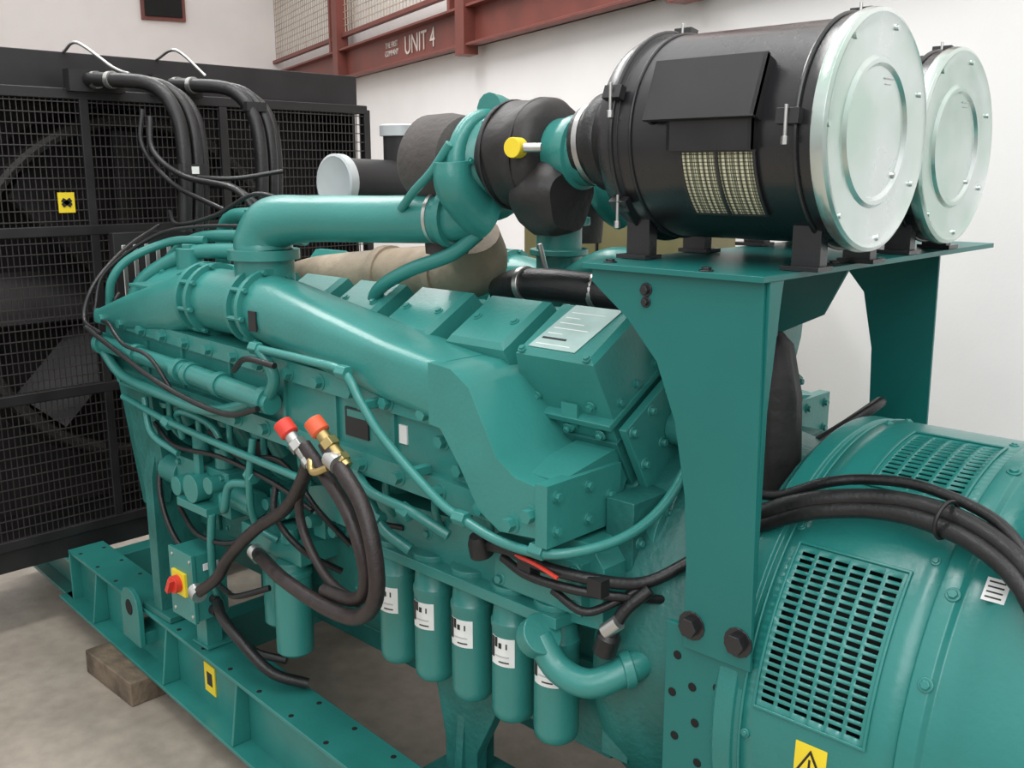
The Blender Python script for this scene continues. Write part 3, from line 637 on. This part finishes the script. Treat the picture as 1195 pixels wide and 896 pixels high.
# ================================================================= FILTER STAND
st=empty('air_filter_stand'); p=P()
p.bb(-1.345,-.915,1.62,2.83,1.800,1.812,STAND)
nearleg=[(-1.333,1.80),(-1.333,1.772),(-1.235,1.70),(-1.16,1.62),(-1.11,1.50),(-1.08,1.35),(-1.07,1.2),(-1.07,1.02),(-.91,1.02),(-.925,1.80)]
p.prism('y',nearleg,1.64,1.65,STAND)
p.prism('x',[(1.65,1.80),(1.70,1.80),(1.665,1.55),(1.66,1.02),(1.65,1.02)],-.925,-.917,STAND)
farleg=[(-1.333,1.80),(-1.333,1.772),(-1.235,1.66),(-1.20,1.5),(-1.18,1.02),(-1.02,1.02),(-1.03,1.80)]
p.prism('y',farleg,2.76,2.77,STAND)
p.prism('y',[(-1.26,1.80),(-1.03,1.80),(-1.10,1.66),(-1.22,1.60),(-1.26,1.62)],2.24,2.25,STAND)
for x_,z_ in((-1.05,1.075),(-.94,1.075)): p.bolt((x_,1.64,z_),(0,-1,0),BLK,.022,.02)
p.bolt((-1.19,1.64,1.765),(0,-1,0),BLK,.010,.012); p.bolt((-1.19,1.64,1.74),(0,-1,0),BLK,.008,.01)
for q in((-1.30,1.66),(-1.05,1.64),(-.94,1.95),(-.94,2.55)): p.bolt((q[0],q[1],1.812),(0,0,1),BLK,.010,.008)
p.prism('y',[(-1.12,1.06),(-.92,1.06),(-.92,.36),(-1.12,.36)],1.652,1.668,STAND)
for q in((-1.09,.99),(-1.05,.93),(-1.10,.90),(-1.04,.85),(-.99,.95),(-1.09,.80),(-1.03,.76),(-.98,.86),(-1.08,.70)): p.cyl((q[0],1.65,q[1]),(q[0],1.6525,q[1]),.010,DARK,seg=14)
p.done('bracket',st,.002)
p=P()
p.lathe((-1.12,2.02,1.64),(.1,0,-1),[(0,.03),(.03,.055),(.15,.07),(.30,.065),(.42,.05),(.46,.03)],CLOTH,24,lump=.08)
p.tube([(-1.08,1.98,1.78),(-1.10,2.0,1.65),(-1.08,2.0,1.5),(-1.05,2.02,1.3)],.012,RUB)
p.tube([(-1.15,2.3,1.30),(-1.05,2.45,1.40),(-1.1,2.6,1.38),(-1.2,2.65,1.30)],.014,RUB); p.tube([(-1.2,2.3,1.25),(-1.1,2.45,1.33),(-1.15,2.6,1.30)],.012,RUB)
p.done('crankcase_breather',en,0)

# ================================================================= AIR FILTERS
def airfilter(cy,zc,name,R,x0,x1):
    e=empty(name)
    p=P()
    p.lathe((x0,cy,zc),(1,0,0),[(-.03,.12),(-.005,.19),(.0,R-.012),(.03,R),(.05,R),(.055,R-.007),(x1-x0-.055,R-.007),(x1-x0-.035,R),(x1-x0-.01,R)],BLK,72)
    p.torus((x0+.045,cy,zc),(1,0,0),R,.006,BLK,72,8); p.torus((x0+.09,cy,zc),(1,0,0),R-.006,.004,BLK,72,8); p.torus((x1-.045,cy,zc),(1,0,0),R,.005,BLK,72,8)
    for (aa,x_a,x_b,w,off) in((math.radians(21),-1.225,-.975,.125,.018),(math.radians(-1),-1.175,-.985,.06,.010)):
        Rm=Matrix.Rotation(-aa,3,'X')
        c=Vector(((x_a+x_b)/2,cy-math.cos(aa)*(R-.007+off),zc+math.sin(aa)*(R-.007+off)))
        p.box(c,(x_b-x_a,.010,w),BLKM,Rm)
        for sx in(x_a+.004,x_b-.004): p.box(c+Vector((sx-(x_a+x_b)/2,math.cos(aa)*.014,-math.sin(aa)*.014)),(.008,.038,w*.95),BLKM,Rm)
    a0,a1=math.radians(-46),math.radians(-9); xa,xb=-1.15,-.985
    p.patch((0,cy,zc),'x',R-.006,a0,a1,xa,xb,PLE,12)
    for k in range(17):
        x_=xa+.01*k; p.patch((0,cy,zc),'x',R-.0045,a0,a1,x_,x_+.0012,BLKM,10,.001)
    for k in range(20):
        aa=a0+(a1-a0)*k/19; p.patch((0,cy,zc),'x',R-.0042,aa,aa+.005,xa,xb,BLKM,1,.001)
    for aa in(a0,a1): p.patch((0,cy,zc),'x',R-.006,aa-.01,aa+.01,xa-.004,xb+.004,BLK,1,.005)
    for xx in(xa,xb,(xa+xb)/2): p.patch((0,cy,zc),'x',R-.006,a0,a1,xx-.003,xx+.003,BLK,12,.005)
    for x_,aa in((x0+.045,22),(x0+.045,-38),(x1-.055,6),(x0+.045,100),(x1-.055,100)):
        t=math.radians(aa); c=Vector((x_,cy-math.cos(t)*(R+.008),zc+math.sin(t)*(R+.008)))
        p.box(c,(.045,.018,.028),BLK,Matrix.Rotation(-t,3,'X')); p.cyl(c+Vector((0,-.012,.02)),c+Vector((0,-.012,-.05)),.0035,STEEL,seg=8); p.cyl(c+Vector((0,-.012,-.035)),c+Vector((0,-.012,-.05)),.007,STEEL,seg=6)
    for x_ in(x0+.05,x1-.06):
        for sy in(-1,1):
            p.bb(x_-.03,x_+.03,cy+sy*.11-.015,cy+sy*.11+.015,1.813,zc-.17,BLK); p.bb(x_-.04,x_+.04,cy+sy*.12-.03,cy+sy*.12+.03,1.813,1.822,BLK)
    p.done('canister',e,.002)
    p=P(); k=R/.235
    p.lathe((x1,cy,zc),(1,0,0),[(-.016,.225*k),(-.014,.240*k),(-.004,.243*k),(.010,.240*k),(.014,.232*k),(.009,.224*k),(.005,.205*k),(.005,.152*k),(.012,.145*k),(.012,.136*k),(.005,.129*k),(.005,.03),(.005,.001)],GALV,80)
    for q in range(7):
        a=q*2*math.pi/7+.4; p.cyl((x1+.002,cy+.216*k*math.cos(a),zc+.216*k*math.sin(a)),(x1+.012,cy+.216*k*math.cos(a),zc+.216*k*math.sin(a)),.006,GALV,seg=10)
    p.bolt((x1+.006,cy+.09,zc-.08),(1,0,0),STEEL,.004,.004)
    p.bb(x1+.006,x1+.0068,cy+.02,cy+.06,zc+.10,zc+.103,CHROME); p.bb(x1+.006,x1+.0068,cy+.025,cy+.05,zc+.09,zc+.092,CHROME)
    p.done('end_cover',e,.001)
    p=P()
    p.lathe((x0-.01,cy,zc),(-1,0,-.05),[(0,.15),(.015,.16),(.04,.145),(.07,.115),(.09,.108),(.10,.114),(.12,.114),(.125,.10),(.16,.094),(.18,.090)],RUB,40)
    p.cyl((x0-.155,cy,zc-.008),(x0-.17,cy,zc-.009),.098,STEEL,seg=36)
    p.done('rubber_reducer',e,0)
airfilter(1.9,2.073,'air_filter',.222,-1.365,-.855); airfilter(2.42,2.055,'air_filter.001',.216,-1.38,-.895)

# ================================================================= ALTERNATOR
al=empty('alternator'); AZ=.86; AR=.567
def grid_shell(p,x0,x1,R,slots,mat):
    xs=sorted(set([x0,x1]+[s[0] for s in slots]+[s[1] for s in slots]))
    ts=sorted(set([round(2*math.pi*i/90,5) for i in range(91)]+[round(s[2],5) for s in slots]+[round(s[3],5) for s in slots]))
    idx={};vs=[];fs=[]
    def V(i,j):
        j=j%(len(ts)-1)
        if (i,j) not in idx:
            idx[(i,j)]=len(vs); t=ts[j]; vs.append((xs[i],CY-R*math.cos(t),AZ+R*math.sin(t)))
        return idx[(i,j)]
    for i in range(len(xs)-1):
        xm=(xs[i]+xs[i+1])/2
        for j in range(len(ts)-1):
            tm=(ts[j]+ts[j+1])/2
            if any(s[0]<xm<s[1] and s[2]<tm<s[3] for s in slots): continue
            fs.append((V(i,j),V(i+1,j),V(i+1,j+1),V(i,j+1)))
    p.add(vs,fs,mat)
slots=[]
for col in range(6):
    for row in range(20):
        xa=-.885+col*.0355; t=math.radians(11+row*1.62)
        slots.append((xa,xa+.028,t,t+math.radians(.90)))
for col in range(5):
    for row in range(14):
        xa=-.82+col*.0355; t=math.radians(64+row*1.62)
        slots.append((xa,xa+.028,t,t+math.radians(.90)))
p=P(); grid_shell(p,-.925,-.60,AR,slots,ALT)
o=p.done('vented_cowl',al,0)
md=o.modifiers.new('solid','SOLIDIFY'); md.thickness=.006; md.offset=-1
p=P()
p.lathe((0,CY,AZ),(1,0,0),[(-1.0,.46),(-1.0,AR-.015),(-.985,AR),(-.945,AR),(-.94,AR-.008),(-.93,AR-.008),(-.925,AR+.003),(-.92,AR+.003),(-.918,AR-.01)],ALT,110,cap=False)
p.lathe((0,CY,AZ),(1,0,0),[(-.615,AR-.01),(-.61,AR+.006),(-.59,AR+.010),(-.575,AR+.010),(-.565,AR),(-.53,AR),(-.51,AR+.012),(-.42,AR+.030),(-.3,AR+.036),(-.1,AR+.036),(.3,AR+.02),(.45,AR-.02),(.5,.43),(.5,.01)],ALT,110,cap=False)
p.lathe((0,CY,AZ),(1,0,0),[(-1.0,.01),(-1.0,.48)],ALT,48,cap=False)
for (a,b_,xx0,xx1) in((9.2,44,-.897,-.668),(62,87.5,-.832,-.638)):
    for q in(a,b_): p.patch((0,CY,AZ),'x',AR,math.radians(q),math.radians(q+.7),xx0,xx1,ALT,2,.005)
    for x_ in(xx0,xx1): p.patch((0,CY,AZ),'x',AR,math.radians(a),math.radians(b_+.7),x_-.0035,x_+.0035,ALT,24,.005)
for a in(-8,8,25,42,58,75,92,110): 
    t=math.radians(a); p.bolt((-.582,CY-(AR+.010)*math.cos(t),AZ+(AR+.010)*math.sin(t)),(0,-math.cos(t),math.sin(t)),ALT,.010,.008)
for a in(-10,3,48,56,92,104):
    t=math.radians(a); p.bolt((-.91,CY-AR*math.cos(t),AZ+AR*math.sin(t)),(0,-math.cos(t),math.sin(t)),ALT,.007,.006)
    p.bolt((-.635,CY-AR*math.cos(t),AZ+AR*math.sin(t)),(0,-math.cos(t),math.sin(t)),ALT,.007,.006)
p.bb(-.9,.4,1.72,1.82,.352,.62,ALT); p.bb(-.9,.4,2.58,2.68,.352,.62,ALT)
p.bb(-.12,.45,1.75,2.65,1.36,1.70,ALT)
p.done('casing',al,.003)
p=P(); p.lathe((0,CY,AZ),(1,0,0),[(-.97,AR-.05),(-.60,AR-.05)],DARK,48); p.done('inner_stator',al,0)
p=P()
def cp(a,l,o=0): a=math.radians(a); return Vector((l,CY-(AR+o)*math.cos(a),AZ+(AR+o)*math.sin(a)))
p.patch((0,CY,AZ),'x',AR,math.radians(-.5),math.radians(6.2),-.80,-.735,YEL,6)
for (aa,bb_,la,lb,o,m) in((.3,5.4,-.795,-.74,.0025,BLKL),(.8,4.4,-.787,-.748,.0034,YEL)):
    q=[cp(aa,la,o),cp(aa,lb,o),cp(bb_,(la+lb)/2,o)]
    p.loft([q,[v+Vector((0,-.0006,0)) for v in q]],m)
q=[cp(1.4,-.770,.0042),cp(1.4,-.765,.0042),cp(3.4,-.7655,.0042),cp(3.4,-.7695,.0042)]; p.loft([q,[v+Vector((0,-.0006,0)) for v in q]],BLKL)
lr=AR+.014
p.patch((0,CY,AZ),'x',lr,math.radians(42.5),math.radians(47),-.535,-.495,WHT,4)
for q in range(4): p.patch((0,CY,AZ),'x',lr+.0016,math.radians(43.1+q),math.radians(43.4+q),-.53,-.502,BLKL,1,.0006)
p.done('label',al,0)
pc=empty('power_cable_set',al); p=P()
for k_,(o,r_) in enumerate(((0,.018),(.032,.018))):
    p.tube([(-1.10,1.82,1.27-o*.7),(-1.0,1.795,1.295-o*.8),(-.93,1.80,1.33-o*.8),(-.86,1.81-o*.2,1.355-o*.7),(-.76,1.83-o*.3,1.375-o*.7),(-.66,1.83-o*.5,1.38-o*.7),(-.55,1.80-o*.6,1.368-o*.7),(-.46,1.76-o*.6,1.33-o*.8),(-.38,1.71-o*.5,1.24-o),(-.30,1.67-o*.3,1.1-o),(-.2,1.61,.95)],r_,RUB,14)
p.tube([(-1.05,1.86,1.31),(-.97,1.84,1.33),(-.88,1.85,1.375),(-.80,1.87,1.395),(-.7,1.87,1.405),(-.58,1.84,1.395),(-.50,1.80,1.37),(-.42,1.75,1.30)],.011,RUB,12)
p.torus((-.62,1.81,1.37),(1,-.2,-.1),.036,.004,BLKM,24,6)
p.done('cable',pc,0)

# ================================================================= CAMERA / LIGHT
cam=bpy.data.cameras.new('camera'); co=bpy.data.objects.new('camera',cam); sc.collection.objects.link(co); sc.camera=co
f=Vector((-0.676,0.707,-0.210)).normalized(); r=Vector((0.723,0.691,0)); r=(r-f*r.dot(f)).normalized(); u=r.cross(f)
M=Matrix((r,u,-f)).transposed().to_4x4(); M.translation=Vector((0,0,2.0)); co.matrix_world=M
cam.sensor_width=36; cam.lens=34.8; cam.clip_start=.05
def area(name,loc,size,power,col,target=None,sy=None):
    l=bpy.data.lights.new(name,'AREA'); l.shape='RECTANGLE'; l.size=size; l.size_y=sy or size; l.energy=power; l.color=col
    o=bpy.data.objects.new(name,l); sc.collection.objects.link(o); o.location=loc
    d=(Vector(target)-Vector(loc)) if target else Vector((0,0,-1)); o.rotation_euler=d.to_track_quat('-Z','Y').to_euler()
area('ceiling_light',(-2.8,1.6,5.6),.8,120,(1,.99,.97),sy=4)
area('ceiling_light.001',(-6.0,3.0,5.6),.8,150,(1,.99,.97),sy=4)
area('ceiling_light.002',(.5,0.5,5.6),.8,80,(1,.99,.97),sy=4)
area('soft_fill',(1.5,-3.5,4.8),4,150,(.96,.98,1),target=(-1.8,2,1))  # unseen broad area lamp behind the camera, added as soft fill on the engine
w=bpy.data.worlds.new('world'); sc.world=w; w.use_nodes=True
nt=w.node_tree; bg=nt.nodes['Background']; bg.inputs['Strength'].default_value=1.08
tc=nt.nodes.new('ShaderNodeTexCoord'); sp=nt.nodes.new('ShaderNodeSeparateXYZ'); nt.links.new(tc.outputs['Generated'],sp.inputs[0])
cr=nt.nodes.new('ShaderNodeValToRGB'); cr.color_ramp.elements[0].position=.36; cr.color_ramp.elements[0].color=(.30,.29,.285,1); cr.color_ramp.elements[1].position=.76; cr.color_ramp.elements[1].color=(1,1,1,1)
mr=nt.nodes.new('ShaderNodeMapRange'); mr.inputs['From Min'].default_value=-1; mr.inputs['From Max'].default_value=1
nt.links.new(sp.outputs['Z'],mr.inputs['Value']); nt.links.new(mr.outputs['Result'],cr.inputs['Fac']); nt.links.new(cr.outputs['Color'],bg.inputs['Color'])
